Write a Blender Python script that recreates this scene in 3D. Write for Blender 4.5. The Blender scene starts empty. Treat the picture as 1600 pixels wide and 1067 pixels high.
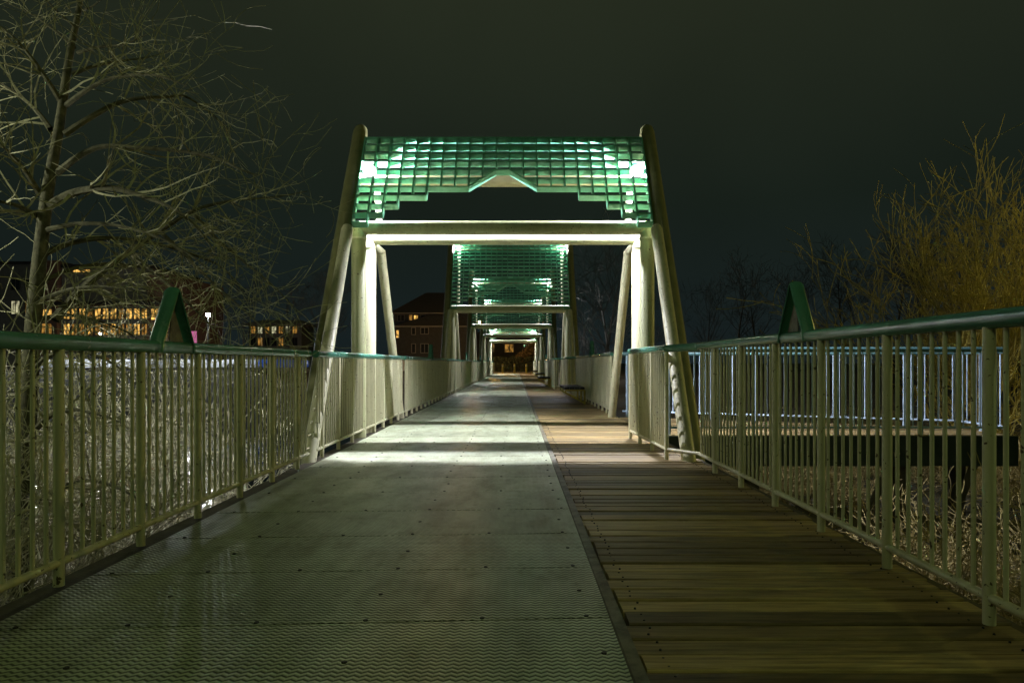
import bpy, math, random
from mathutils import Vector, Matrix
random.seed(7)
R = math.radians
sc = bpy.context.scene
COL = sc.collection

# ------------------------------------------------------------------ camera
CX, CH, F = 0.2, 1.2, 1067.0          # camera x, eye height, focal length in 1600-px units
cd = bpy.data.cameras.new('camera'); cam = bpy.data.objects.new('camera', cd); COL.objects.link(cam)
cam.location = (CX, 0, CH); cam.rotation_euler = (R(90), 0, 0)
cd.sensor_width = 36; cd.lens = 24.0
cd.shift_x = -5 / 1600; cd.shift_y = 33.5 / 1600
cd.clip_start = 0.05; cd.clip_end = 3000
sc.camera = cam

# ------------------------------------------------------------------ night sky
W = bpy.data.worlds.new('World'); sc.world = W; W.use_nodes = True
nt = W.node_tree; nt.nodes.clear()
wo = nt.nodes.new('ShaderNodeOutputWorld'); bg = nt.nodes.new('ShaderNodeBackground')
tc = nt.nodes.new('ShaderNodeTexCoord'); sp = nt.nodes.new('ShaderNodeSeparateXYZ')
cr = nt.nodes.new('ShaderNodeValToRGB'); nz = nt.nodes.new('ShaderNodeTexNoise')
nt.links.new(tc.outputs['Generated'], sp.inputs[0])
nt.links.new(sp.outputs['Z'], cr.inputs['Fac'])
cr.color_ramp.elements[0].position = 0.0;  cr.color_ramp.elements[0].color = (0.0080, 0.0135, 0.0150, 1)
cr.color_ramp.elements[1].position = 0.55; cr.color_ramp.elements[1].color = (0.0175, 0.0215, 0.0115, 1)
e = cr.color_ramp.elements.new(0.22); e.color = (0.0080, 0.0125, 0.0090, 1)
nz.inputs['Scale'].default_value = 1.6; nz.inputs['Detail'].default_value = 3
nt.links.new(tc.outputs['Generated'], nz.inputs['Vector'])
mr = nt.nodes.new('ShaderNodeMapRange'); mr.inputs[1].default_value = 0.3; mr.inputs[2].default_value = 0.7
mr.inputs[3].default_value = 0.78; mr.inputs[4].default_value = 1.25
nt.links.new(nz.outputs['Fac'], mr.inputs[0])
mm = nt.nodes.new('ShaderNodeVectorMath'); mm.operation = 'SCALE'
nt.links.new(cr.outputs['Color'], mm.inputs[0]); nt.links.new(mr.outputs[0], mm.inputs['Scale'])
nt.links.new(mm.outputs[0], bg.inputs['Color']); bg.inputs['Strength'].default_value = 1.0
nt.links.new(bg.outputs[0], wo.inputs[0])

# ------------------------------------------------------------------ lamps (emission of the bulbs), exposure
GATE_L = 47000      # cool metal-halide floods on the gates
GATE_C = (0.86, 0.865, 0.97)
FILL_L = 430       # added unseen fill lamps behind the camera
FILL_C = (0.78, 1.0, 0.40)
vs = sc.view_settings
vs.view_transform = 'Standard'; vs.look = 'None'; vs.exposure = 0.0; vs.gamma = 1.0
sc.cycles.use_denoising = True
sc.cycles.sample_clamp_indirect = 30.0
sc.cycles.max_bounces = 6; sc.cycles.diffuse_bounces = 4; sc.cycles.glossy_bounces = 3
sc.cycles.use_light_tree = True
sc.cycles.caustics_reflective = False; sc.cycles.caustics_refractive = False

# ------------------------------------------------------------------ materials
def mat(name, base, rough=0.5, metal=0.0, noise=None, dark=0.6, bump=0.0, bscale=40, rand=0.0, spec=0.5, stretch=(1, 1, 1), coat=0.0, chips=0.0):
    m = bpy.data.materials.new(name); m.use_nodes = True
    n = m.node_tree.nodes; l = m.node_tree.links; b = n['Principled BSDF']
    b.inputs['Roughness'].default_value = rough; b.inputs['Metallic'].default_value = metal
    b.inputs['Specular IOR Level'].default_value = spec
    b.inputs['Coat Weight'].default_value = coat
    tcn = n.new('ShaderNodeTexCoord'); mp = n.new('ShaderNodeMapping'); mp.inputs['Scale'].default_value = stretch
    gp = n.new('ShaderNodeNewGeometry')
    l.new(gp.outputs['Position'], mp.inputs[0])
    if noise:
        t = n.new('ShaderNodeTexNoise'); t.inputs['Scale'].default_value = noise; t.inputs['Detail'].default_value = 6
        t.inputs['Roughness'].default_value = 0.62
        l.new(mp.outputs[0], t.inputs['Vector'])
        ramp = n.new('ShaderNodeValToRGB'); ramp.color_ramp.elements[0].position = 0.36; ramp.color_ramp.elements[1].position = 0.6
        ramp.color_ramp.elements[0].color = tuple(c * dark for c in base) + (1,)
        ramp.color_ramp.elements[1].color = tuple(base) + (1,)
        l.new(t.outputs['Fac'], ramp.inputs[0]); out = ramp.outputs[0]
        mr = n.new('ShaderNodeMapRange'); mr.inputs[3].default_value = min(1, rough + 0.15); mr.inputs[4].default_value = max(0.05, rough - 0.08)
        l.new(t.outputs['Fac'], mr.inputs[0]); l.new(mr.outputs[0], b.inputs['Roughness'])
        if rand:
            oi = n.new('ShaderNodeObjectInfo'); hs = n.new('ShaderNodeHueSaturation')
            mr2 = n.new('ShaderNodeMapRange'); mr2.inputs[3].default_value = 1 - rand; mr2.inputs[4].default_value = 1 + rand
            l.new(oi.outputs['Random'], mr2.inputs[0]); l.new(mr2.outputs[0], hs.inputs['Value']); l.new(out, hs.inputs['Color']); out = hs.outputs[0]
        if chips:
            c1 = n.new('ShaderNodeTexNoise'); c1.inputs['Scale'].default_value = 34; c1.inputs['Detail'].default_value = 3; l.new(gp.outputs['Position'], c1.inputs['Vector'])
            c2 = n.new('ShaderNodeMapRange'); c2.inputs[1].default_value = .70 - chips*.05; c2.inputs[2].default_value = .73 - chips*.05
            l.new(c1.outputs['Fac'], c2.inputs[0])
            cm = n.new('ShaderNodeMix'); cm.data_type = 'RGBA'; cm.inputs[7].default_value = (.075, .055, .025, 1)
            l.new(c2.outputs[0], cm.inputs[0]); l.new(out, cm.inputs[6]); out = cm.outputs[2]
        l.new(out, b.inputs['Base Color'])
    else:
        b.inputs['Base Color'].default_value = tuple(base) + (1,)
    if bump:
        t2 = n.new('ShaderNodeTexNoise'); t2.inputs['Scale'].default_value = bscale; t2.inputs['Detail'].default_value = 4
        l.new(mp.outputs[0], t2.inputs['Vector'])
        bp = n.new('ShaderNodeBump'); bp.inputs['Strength'].default_value = bump; bp.inputs['Distance'].default_value = 0.01
        l.new(t2.outputs['Fac'], bp.inputs['Height']); l.new(bp.outputs[0], b.inputs['Normal'])
    return m
def emit(name, col, s):
    m = bpy.data.materials.new(name); m.use_nodes = True; n = m.node_tree.nodes; n.clear()
    o = n.new('ShaderNodeOutputMaterial'); em = n.new('ShaderNodeEmission')
    em.inputs[0].default_value = tuple(col) + (1,); em.inputs[1].default_value = s
    m.node_tree.links.new(em.outputs[0], o.inputs[0]); return m

def win_emit(name, col, st):
    m = emit(name, col, st); n = m.node_tree.nodes; l = m.node_tree.links
    em = [q for q in n if q.type == 'EMISSION'][0]; g = n.new('ShaderNodeNewGeometry'); mp = n.new('ShaderNodeMapping'); mp.inputs['Scale'].default_value = (1.7, 1, 1.1)
    t = n.new('ShaderNodeTexNoise'); t.inputs['Scale'].default_value = 1.3; t.inputs['Detail'].default_value = 4
    l.new(g.outputs['Position'], mp.inputs[0]); l.new(mp.outputs[0], t.inputs['Vector'])
    mr_ = n.new('ShaderNodeMapRange'); mr_.inputs[1].default_value = .36; mr_.inputs[2].default_value = .66; mr_.inputs[3].default_value = .06*st; mr_.inputs[4].default_value = 1.5*st
    l.new(t.outputs['Fac'], mr_.inputs[0]); l.new(mr_.outputs[0], em.inputs[1]); return m

M = {}
M['cream'] = mat('cream_paint', (0.57, 0.55, 0.36), 0.42, noise=2.6, dark=0.84, bump=0.04, bscale=60, stretch=(5, 5, 1.1), chips=.8)
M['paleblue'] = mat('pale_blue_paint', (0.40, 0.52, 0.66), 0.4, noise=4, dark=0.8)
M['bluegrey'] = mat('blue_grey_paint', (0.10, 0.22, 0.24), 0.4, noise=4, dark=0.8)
M['teal'] = mat('teal_paint', (0.065, 0.21, 0.15), 0.2, noise=7, dark=0.78, bump=0.015)
M['olive'] = mat('olive_paint', (0.20, 0.20, 0.09), 0.45, noise=6, dark=0.8, bump=0.04)
M['sage'] = mat('sage_paint', (0.37, 0.39, 0.215), 0.42, noise=2.6, dark=0.84, bump=0.04, bscale=60, stretch=(5, 5, 1.1), chips=.8)  # darker copy of the cream paint, standing in for shade on unlit tubes
M['tan'] = mat('tan_paint', (0.34, 0.28, 0.16), 0.5, noise=4, dark=0.85)
M['lattice'] = mat('green_lattice_paint', (0.10, 0.33, 0.205), 0.5, noise=6, dark=0.8)
M['yellow'] = mat('yellow_paint', (0.50, 0.40, 0.05), 0.45, noise=9, dark=0.7)
M['black'] = mat('black_rubber', (0.015, 0.015, 0.016), 0.6, noise=20, dark=0.6)
M['girder'] = mat('girder_paint', (0.025, 0.04, 0.028), 0.5, noise=5)
M['timber'] = mat('dark_timber', (0.07, 0.06, 0.035), 0.8, noise=6, stretch=(1, 1, .2), bump=.3)
M['bark'] = mat('grey_bark', (0.11, 0.105, 0.062), 0.85, noise=14, dark=0.45, bump=0.4)
M['twig'] = mat('pale_twig', (0.42, 0.40, 0.25), 0.7, noise=5, dark=0.55)
M['willow'] = mat('yellow_willow_bark', (0.42, 0.34, 0.07), 0.7, noise=5, dark=0.55)
M['drytwig'] = mat('dry_yellow_stems', (0.40, 0.32, 0.12), 0.75, noise=3, dark=0.4)
M['darktree'] = mat('dark_bark', (0.045, 0.042, 0.03), 0.9, noise=5)
M['soil'] = mat('bank_soil', (0.045, 0.042, 0.024), 0.95, noise=0.8, dark=0.5, bump=0.6, bscale=6)
M['asphalt'] = mat('asphalt', (0.06, 0.06, 0.06), 0.85, noise=3, dark=0.7, bump=.2)
M['brick'] = mat('brick', (0.20, 0.11, 0.07), 0.85, noise=4, dark=0.7)
M['wallgrey'] = mat('grey_render', (0.22, 0.21, 0.18), 0.85, noise=2, dark=0.8)
M['walldark'] = mat('dark_siding', (0.10, 0.095, 0.085), 0.85, noise=2, dark=0.8)
M['wallblack'] = mat('dark_brown_siding', (0.042, 0.044, 0.044), 0.9, noise=2, dark=0.8)
M['roof'] = mat('roof_shingle', (0.045, 0.042, 0.04), 0.9, noise=6, dark=0.6)
M['white'] = mat('white_trim', (0.7, 0.7, 0.68), 0.5, noise=5, dark=0.85)
M['glass'] = mat('dark_glass', (0.02, 0.022, 0.025), 0.08)
M['lamp_metal'] = mat('lamp_housing', (0.12, 0.12, 0.11), 0.45, metal=0.3, noise=8)
M['carwhite'] = mat('white_car_paint', (0.72, 0.73, 0.75), 0.25, noise=3, dark=.95, coat=.5)
M['carblue'] = mat('blue_car_paint', (0.03, 0.12, 0.60), 0.25, noise=3, dark=.9, coat=.5)
M['cargrey'] = mat('silver_car_paint', (0.38, 0.39, 0.41), 0.3, noise=3, dark=.9, coat=.5)
M['tyre'] = mat('tyre', (0.012, 0.012, 0.012), 0.8, noise=9)
M['hedge'] = mat('hedge_leaf', (0.022, 0.032, 0.012), 0.8, noise=5)
M['leaf'] = mat('amber_leaf', (0.11, 0.075, 0.025), 0.8, noise=5)
M['rail_dirt'] = mat('galvanised_strip', (0.16, 0.15, 0.10), 0.6, metal=0.2, noise=11, dark=0.45, bump=.15)
M['bulb'] = emit('flood_bulb', GATE_C, GATE_L)
M['shore'] = emit('shore_bulb', (0.97, 1.0, 0.74), 950)  # added unseen lamp, stands in for gate light on the bare tree
M['bulb_far'] = emit('tall_gate_bulb', GATE_C, GATE_L*.6)
M['lens'] = emit('flood_front_lens', (0.93, 0.97, 1.0), 2.2)  # dim glow for the ball added in front of each near flood bulb
M['sodium'] = emit('sodium_bulb', FILL_C, FILL_L)
M['farsodium'] = emit('far_sodium_bulb', (1.0, 0.55, 0.16), 1500)
M['orange'] = emit('orange_bulb', (1.0, 0.85, 0.18), 2300)
M['lotlamp'] = emit('lot_lamp_bulb', (0.86, 0.93, 1.0), 1500)
M['winwarm'] = win_emit('lit_window', (1.0, 0.55, 0.12), 1.1)
M['winwarm2'] = win_emit('lit_window_dim', (1.0, 0.50, 0.10), 0.32)
M['winpale'] = win_emit('lit_window_pale', (0.9, 0.85, 0.5), 0.5)
M['pink'] = emit('pink_sign_light', (1.0, 0.25, 0.55), 0.5)

def steel_mat():
    m = bpy.data.materials.new('steel_tread_plate'); m.use_nodes = True
    n = m.node_tree.nodes; l = m.node_tree.links; b = n['Principled BSDF']
    g = n.new('ShaderNodeNewGeometry'); s = n.new('ShaderNodeSeparateXYZ'); l.new(g.outputs['Position'], s.inputs[0])
    def mth(op, a, bb=None, c=None):
        q = n.new('ShaderNodeMath'); q.operation = op
        for i, v in enumerate((a, bb, c)):
            if v is None: continue
            if isinstance(v, (int, float)): q.inputs[i].default_value = v
            else: l.new(v, q.inputs[i])
        return q.outputs[0]
    zig = mth('PINGPONG', s.outputs['X'], 0.023)
    v = mth('ADD', mth('MULTIPLY', s.outputs['Y'], 1 / 0.033), mth('MULTIPLY', zig, 0.45 / 0.023))
    h = mth('SINE', mth('MULTIPLY', v, 2 * math.pi))
    h = mth('MULTIPLY_ADD', h, 0.5, 0.5)
    t = n.new('ShaderNodeTexNoise'); t.inputs['Scale'].default_value = 1.5; t.inputs['Detail'].default_value = 8; t.inputs['Roughness'].default_value = 0.68
    mpp_ = n.new('ShaderNodeMapping'); mpp_.inputs['Scale'].default_value = (2.2, 0.85, 1); l.new(g.outputs['Position'], mpp_.inputs[0])
    l.new(mpp_.outputs[0], t.inputs['Vector'])
    spk = n.new('ShaderNodeTexNoise'); spk.inputs['Scale'].default_value = 11; spk.inputs['Detail'].default_value = 5; l.new(g.outputs['Position'], spk.inputs['Vector'])
    spr = n.new('ShaderNodeMapRange'); spr.inputs[1].default_value = .60; spr.inputs[2].default_value = .70; spr.inputs[3].default_value = 0; spr.inputs[4].default_value = .16
    l.new(spk.outputs['Fac'], spr.inputs[0])
    sub = mth('SUBTRACT', t.outputs['Fac'], spr.outputs[0])
    ramp = n.new('ShaderNodeValToRGB'); l.new(sub, ramp.inputs[0])
    ramp.color_ramp.elements[0].position = 0.33; ramp.color_ramp.elements[0].color = (0.31, 0.345, 0.21, 1)
    ramp.color_ramp.elements[1].position = 0.62; ramp.color_ramp.elements[1].color = (0.57, 0.62, 0.44, 1)
    oi = n.new('ShaderNodeObjectInfo'); hs = n.new('ShaderNodeHueSaturation')
    mr2 = n.new('ShaderNodeMapRange'); mr2.inputs[3].default_value = .86; mr2.inputs[4].default_value = 1.1
    l.new(oi.outputs['Random'], mr2.inputs[0]); l.new(mr2.outputs[0], hs.inputs['Value']); l.new(ramp.outputs[0], hs.inputs['Color'])
    mx = n.new('ShaderNodeMix'); mx.data_type = 'RGBA'; mx.blend_type = 'MULTIPLY'; mx.inputs[0].default_value = 1.0
    l.new(hs.outputs[0], mx.inputs[6])
    gr = n.new('ShaderNodeValToRGB'); l.new(h, gr.inputs[0])
    gr.color_ramp.elements[0].position = 0.1; gr.color_ramp.elements[0].color = (0.11, 0.12, 0.09, 1)
    gr.color_ramp.elements[1].position = 0.6; gr.color_ramp.elements[1].color = (1, 1, 1, 1)
    l.new(gr.outputs[0], mx.inputs[7]); l.new(mx.outputs[2], b.inputs['Base Color'])
    b.inputs['Metallic'].default_value = 0.35
    mr = n.new('ShaderNodeMapRange'); mr.inputs[3].default_value = 0.62; mr.inputs[4].default_value = 0.36
    l.new(t.outputs['Fac'], mr.inputs[0]); l.new(mr.outputs[0], b.inputs['Roughness'])
    bp = n.new('ShaderNodeBump'); bp.inputs['Strength'].default_value = 0.8; bp.inputs['Distance'].default_value = 0.004
    l.new(h, bp.inputs['Height']); l.new(bp.outputs[0], b.inputs['Normal'])
    return m
M['steel'] = steel_mat()

def wood_mat():
    m = bpy.data.materials.new('weathered_board'); m.use_nodes = True
    n = m.node_tree.nodes; l = m.node_tree.links; b = n['Principled BSDF']
    g = n.new('ShaderNodeNewGeometry'); oi = n.new('ShaderNodeObjectInfo')
    mp = n.new('ShaderNodeMapping'); mp.inputs['Scale'].default_value = (1.3, 20, 8); l.new(g.outputs['Position'], mp.inputs[0])
    ad = n.new('ShaderNodeVectorMath'); ad.operation = 'ADD'; l.new(mp.outputs[0], ad.inputs[0])
    sc_ = n.new('ShaderNodeMath'); sc_.operation = 'MULTIPLY'; sc_.inputs[1].default_value = 50; l.new(oi.outputs['Random'], sc_.inputs[0])
    l.new(sc_.outputs[0], ad.inputs[1])
    t = n.new('ShaderNodeTexNoise'); t.inputs['Scale'].default_value = 1.6; t.inputs['Detail'].default_value = 7; t.inputs['Roughness'].default_value = .65
    l.new(ad.outputs[0], t.inputs['Vector'])
    ramp = n.new('ShaderNodeValToRGB'); l.new(t.outputs['Fac'], ramp.inputs[0])
    ramp.color_ramp.elements[0].position = 0.28; ramp.color_ramp.elements[0].color = (0.075, 0.05, 0.016, 1)
    ramp.color_ramp.elements[1].position = 0.74; ramp.color_ramp.elements[1].color = (0.42, 0.31, 0.13, 1)
    hs = n.new('ShaderNodeHueSaturation'); l.new(ramp.outputs[0], hs.inputs['Color'])
    mr2 = n.new('ShaderNodeMapRange'); mr2.inputs[3].default_value = .4; mr2.inputs[4].default_value = 1.35
    l.new(oi.outputs['Random'], mr2.inputs[0]); l.new(mr2.outputs[0], hs.inputs['Value'])
    l.new(hs.outputs[0], b.inputs['Base Color']); b.inputs['Roughness'].default_value = .6; b.inputs['Specular IOR Level'].default_value = .35
    bp = n.new('ShaderNodeBump'); bp.inputs['Strength'].default_value = .5; bp.inputs['Distance'].default_value = .006
    l.new(t.outputs['Fac'], bp.inputs['Height']); l.new(bp.outputs[0], b.inputs['Normal'])
    return m
M['wood'] = wood_mat()

def water_mat():
    m = bpy.data.materials.new('pond_water'); m.use_nodes = True
    n = m.node_tree.nodes; l = m.node_tree.links; b = n['Principled BSDF']
    b.inputs['Base Color'].default_value = (0.008, 0.012, 0.012, 1); b.inputs['Roughness'].default_value = .06
    g = n.new('ShaderNodeNewGeometry'); t = n.new('ShaderNodeTexNoise'); t.inputs['Scale'].default_value = 2.2; t.inputs['Detail'].default_value = 3
    l.new(g.outputs['Position'], t.inputs['Vector'])
    bp = n.new('ShaderNodeBump'); bp.inputs['Strength'].default_value = .25; bp.inputs['Distance'].default_value = .05
    l.new(t.outputs['Fac'], bp.inputs['Height']); l.new(bp.outputs[0], b.inputs['Normal'])
    return m
M['water'] = water_mat()

# ------------------------------------------------------------------ mesh helpers
class MB:
    def __init__(s): s.v = []; s.f = []
    def box(s, x0, x1, y0, y1, z0, z1):
        b = len(s.v)
        s.v += [(x0,y0,z0),(x1,y0,z0),(x1,y1,z0),(x0,y1,z0),(x0,y0,z1),(x1,y0,z1),(x1,y1,z1),(x0,y1,z1)]
        s.f += [tuple(b+i for i in q) for q in ((0,3,2,1),(4,5,6,7),(0,1,5,4),(1,2,6,5),(2,3,7,6),(3,0,4,7))]
        return s
    def hexa(s, p):                       # eight corners, bottom ring then top ring
        b = len(s.v); s.v += [tuple(q) for q in p]
        s.f += [tuple(b+i for i in q) for q in ((0,3,2,1),(4,5,6,7),(0,1,5,4),(1,2,6,5),(2,3,7,6),(3,0,4,7))]
        return s
    def tube(s, pts, rad, n=8, cap=True):
        pts = [Vector(p) for p in pts]; k = len(pts)
        if not hasattr(rad, '__len__'): rad = [rad] * k
        b = len(s.v)
        ref = None
        for i, p in enumerate(pts):
            d = (pts[min(i+1, k-1)] - pts[max(i-1, 0)])
            d = d.normalized() if d.length > 1e-9 else Vector((0,0,1))
            if ref is None:
                ref = Vector((1,0,0)) if abs(d.x) < 0.9 else Vector((0,1,0))
            u = (ref - d * ref.dot(d)).normalized(); ref = u; w = d.cross(u)
            for j in range(n):
                a = 2 * math.pi * j / n
                q = p + (u * math.cos(a) + w * math.sin(a)) * rad[i]
                s.v.append((q.x, q.y, q.z))
        for i in range(k - 1):
            for j in range(n):
                a = b + i*n + j; c = b + i*n + (j+1) % n
                s.f.append((a, c, c + n, a + n))
        if cap:
            s.f.append(tuple(b + j for j in reversed(range(n)))); s.f.append(tuple(b + (k-1)*n + j for j in range(n)))
        return s
    def ball(s, c, r, n=12, m=8, sz=1.0):
        b = len(s.v)
        for i in range(m + 1):
            t = math.pi * i / m
            for j in range(n):
                a = 2*math.pi*j/n
                s.v.append((c[0] + r*math.sin(t)*math.cos(a), c[1] + r*math.sin(t)*math.sin(a), c[2] + sz*r*math.cos(t)))
        for i in range(m):
            for j in range(n):
                q = (b+i*n+j, b+(i+1)*n+j, b+(i+1)*n+(j+1)%n, b+i*n+(j+1)%n)
                s.f.append(q)
        return s
    def mesh(s, name, m, smooth=False):
        me = bpy.data.meshes.new(name); me.from_pydata(s.v, [], s.f)
        if m: me.materials.append(M[m])
        if smooth:
            me.polygons.foreach_set('use_smooth', [True] * len(me.polygons))
            try: me.set_sharp_from_angle(angle=R(40))
            except Exception: pass
        me.update(); return me
    def build(s, name, m, parent=None, smooth=False, kind=None):
        return link(name, s.mesh(name, m, smooth), parent, kind=kind)
def link(name, me, parent=None, loc=None, kind=None):
    o = bpy.data.objects.new(name, me); COL.objects.link(o)
    if parent: o.parent = parent
    if loc: o.location = loc
    if kind: o['kind'] = kind
    return o
def tag(o, label=None, cat=None, group=None, kind=None):
    if label: o['label'] = label
    if cat: o['category'] = cat
    if group: o['group'] = group
    if kind: o['kind'] = kind
    return o
def empty(name, loc=(0,0,0), rz=0):
    o = bpy.data.objects.new(name, None); COL.objects.link(o); o.location = loc; o.rotation_euler = (0,0,rz); return o
def copy_tree(o, parent=None):
    c = o.copy(); COL.objects.link(c); c.parent = parent
    for ch in list(o.children): copy_tree(ch, c)
    return c
def at(px, py, d):                        # photo position at distance d, in metres
    return Vector((CX + (px - 805) * d / F, d, CH + (567 - py) * d / F))
def sstep(x, a, b):
    t = max(0, min(1, (x - a) / (b - a))); return t*t*(3-2*t)

# ------------------------------------------------------------------ ground and water
def gh(x, y):
    h = -2.1
    h -= 2.4 * math.exp(-((x + 17) / 13) ** 4 - ((y - 31) / 16) ** 4)
    h += 1.95 * sstep(y, 58, 76) + 0
    h += (sstep(-x, 14, 22) * sstep(y, 46, 56)) * (2.6 - 1.95 * sstep(y, 58, 76))
    h += 0.5 * sstep(x, 6, 16) * (1 - sstep(y, 58, 76))
    h += 0.16 * math.sin(x*0.9 + 1.3*math.sin(y*0.35)) * math.cos(y*0.7) * (1 - sstep(y, 45, 70))
    if -4 < x < 4 and y > 60: h = min(h, -0.12)
    h += 1.1 * (1 - sstep(y, -9, -4)) * 1.0 + 0.9 * (1 - sstep(y, -12, -9))
    if -4 < x < 4 and y < 0: h = min(h, -0.25)
    return h
def grid(name, m, xs, ys, fn):
    v = [(x, y, fn(x, y)) for y in ys for x in xs]; nx = len(xs)
    f = [(j*nx+i, j*nx+i+1, (j+1)*nx+i+1, (j+1)*nx+i) for j in range(len(ys)-1) for i in range(nx-1)]
    b = MB(); b.v = v; b.f = f
    return b.build(name, m, smooth=True)
xs = [-1500,-900,-500,-300,-200,-140,-100,-75,-60,-50,-42] + [-36 + 1.2*i for i in range(61)] + [42,50,60,75,100,140,200,300,500,900,1500]
ys = [-600,-300,-150,-80,-50,-35,-25] + [-18 + 1.2*i for i in range(85)] + [88,95,105,120,150,200,280,400,700,1200,2000]
tag(grid('ground', 'soil', xs, ys, gh), kind='structure')
tag(MB().box(-36, 3, 8, 60, -2.75, -2.72).build('water', 'water'), kind='structure')
tag(MB().box(-60, -19.5, 57, 76, 0.30, 0.56).build('parking_lot', 'asphalt'), kind='structure')
tag(MB().box(-5, 5, 80.2, 96, -0.3, -0.01).build('path', 'asphalt'), kind='structure')

# ------------------------------------------------------------------ bridge deck
deck = tag(empty('bridge_deck'), kind='structure')
Y0, Y1 = -3.0, 80.0
g = MB().box(-2.36, -2.12, Y0, Y1, -0.06, -0.012); g.build('edge_board', 'timber', deck)
MB().box(-2.12, 0.60, Y0, Y1, -0.07, -0.003).build('deck_slab', 'girder', deck)
for x in (-2.3, -0.7, 0.9, 2.36):
    MB().box(x-.09, x+.09, Y0, Y1, -0.62, -0.075).build('girder', 'girder', deck)
# steel plates, each a little skewed
SX0, SX1, PITCH, SK = -2.17, 0.64, 0.793, 0.056
def plate_mesh():
    b = MB(); g_ = 0.005; p = []
    for z in (0.0, 0.012):
        for (x, yy) in ((SX0, g_), (SX1, g_), (SX1, PITCH-g_), (SX0, PITCH-g_)):
            p.append((x, yy + SK*(x-SX1), z))
    return b.hexa(p).mesh('steel_plate', 'steel')
pm = plate_mesh(); k = 0; y = 3.19 - 7*PITCH
bolts = MB()
while y < Y1 - 0.8:
    o = link('steel_plate', pm, deck, (0, y, random.uniform(-.0015, .0015)))
    if y < 26:
        n_b = 6
        for i in range(n_b):
            x = SX0 + .12 + (SX1-SX0-.2)*i/(n_b-1) + random.uniform(-.03,.03)
            for yy in (0.025, PITCH*0.5 if i % 2 else None):
                if yy is None: continue
                p = (x, y + yy + SK*(x-SX1) + random.uniform(-.02,.02)*(yy>.1), 0)
                bolts.tube([(p[0],p[1],.008),(p[0],p[1],.0165)], [.013,.011], 7)
    y += PITCH
bolts.build('bolt_heads', 'black', deck, kind='stuff')
# trim angle along the joint, in lengths
y = Y0
while y < Y1:
    L = min(2.38, Y1-y)
    b = MB(); b.hexa([(0.63,y+.003,-.02),(0.705,y+.003,-.02),(0.705,y+L-.003,-.02),(0.63,y+L-.003,-.02),(0.646,y+.003,.021),(0.698,y+.003,.024),(0.698,y+L-.003,.024),(0.646,y+L-.003,.021)])
    b.build('joint_trim', 'rail_dirt', deck); y += L
# boards
bms = []
for w in (.142, .138, .145):
    b = MB(); r_ = .006
    prof = [(-w/2,-.04),(w/2,-.04),(w/2,-r_),(w/2-r_,0),(-w/2+r_,0),(-w/2,-r_)]
    for x in (0.708, 2.47): b.v += [(x, p[0], p[1]) for p in prof]
    b.f += [tuple(range(6))[::-1], tuple(range(6,12))] + [(i,(i+1)%6,(i+1)%6+6,i+6) for i in range(6)]
    bms.append(b.mesh('wood_board', 'wood'))
y = Y0 + .1; n = 0; far = MB(); screws = MB()
while y < Y1 - .1:
    if n < 290:
        o = link('wood_board', random.choice(bms), deck, (random.uniform(-.012,.02), y, random.uniform(-.007,.004)))
        if y < 14:
            for xs_ in (.80, 2.33):
                for dy in (-.04, .04):
                    px_, py_ = xs_+random.uniform(-.015,.015), y+dy+random.uniform(-.006,.006)
                    screws.tube([(px_,py_,-.002),(px_,py_,.0055)], [.0065,.005], 6)
        o.rotation_euler = (random.uniform(-.02,.02), 0, random.uniform(-.0015,.0015))
    else:
        far.box(0.708, 2.47, y-.075, y+.075, -.04, random.uniform(-.004,.004))
    y += random.uniform(.157, .166); n += 1
screws.build('screw_heads', 'black', deck, kind='stuff')
far.build('far_boards', 'wood', deck, kind='stuff')
MB().box(2.475, 2.53, Y0, 10.9, -.30, -.01).build('edge_fascia', 'timber', deck)
MB().box(2.475, 2.53, 15.4, Y1, -.30, -.01).build('edge_fascia', 'timber', deck)

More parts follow.
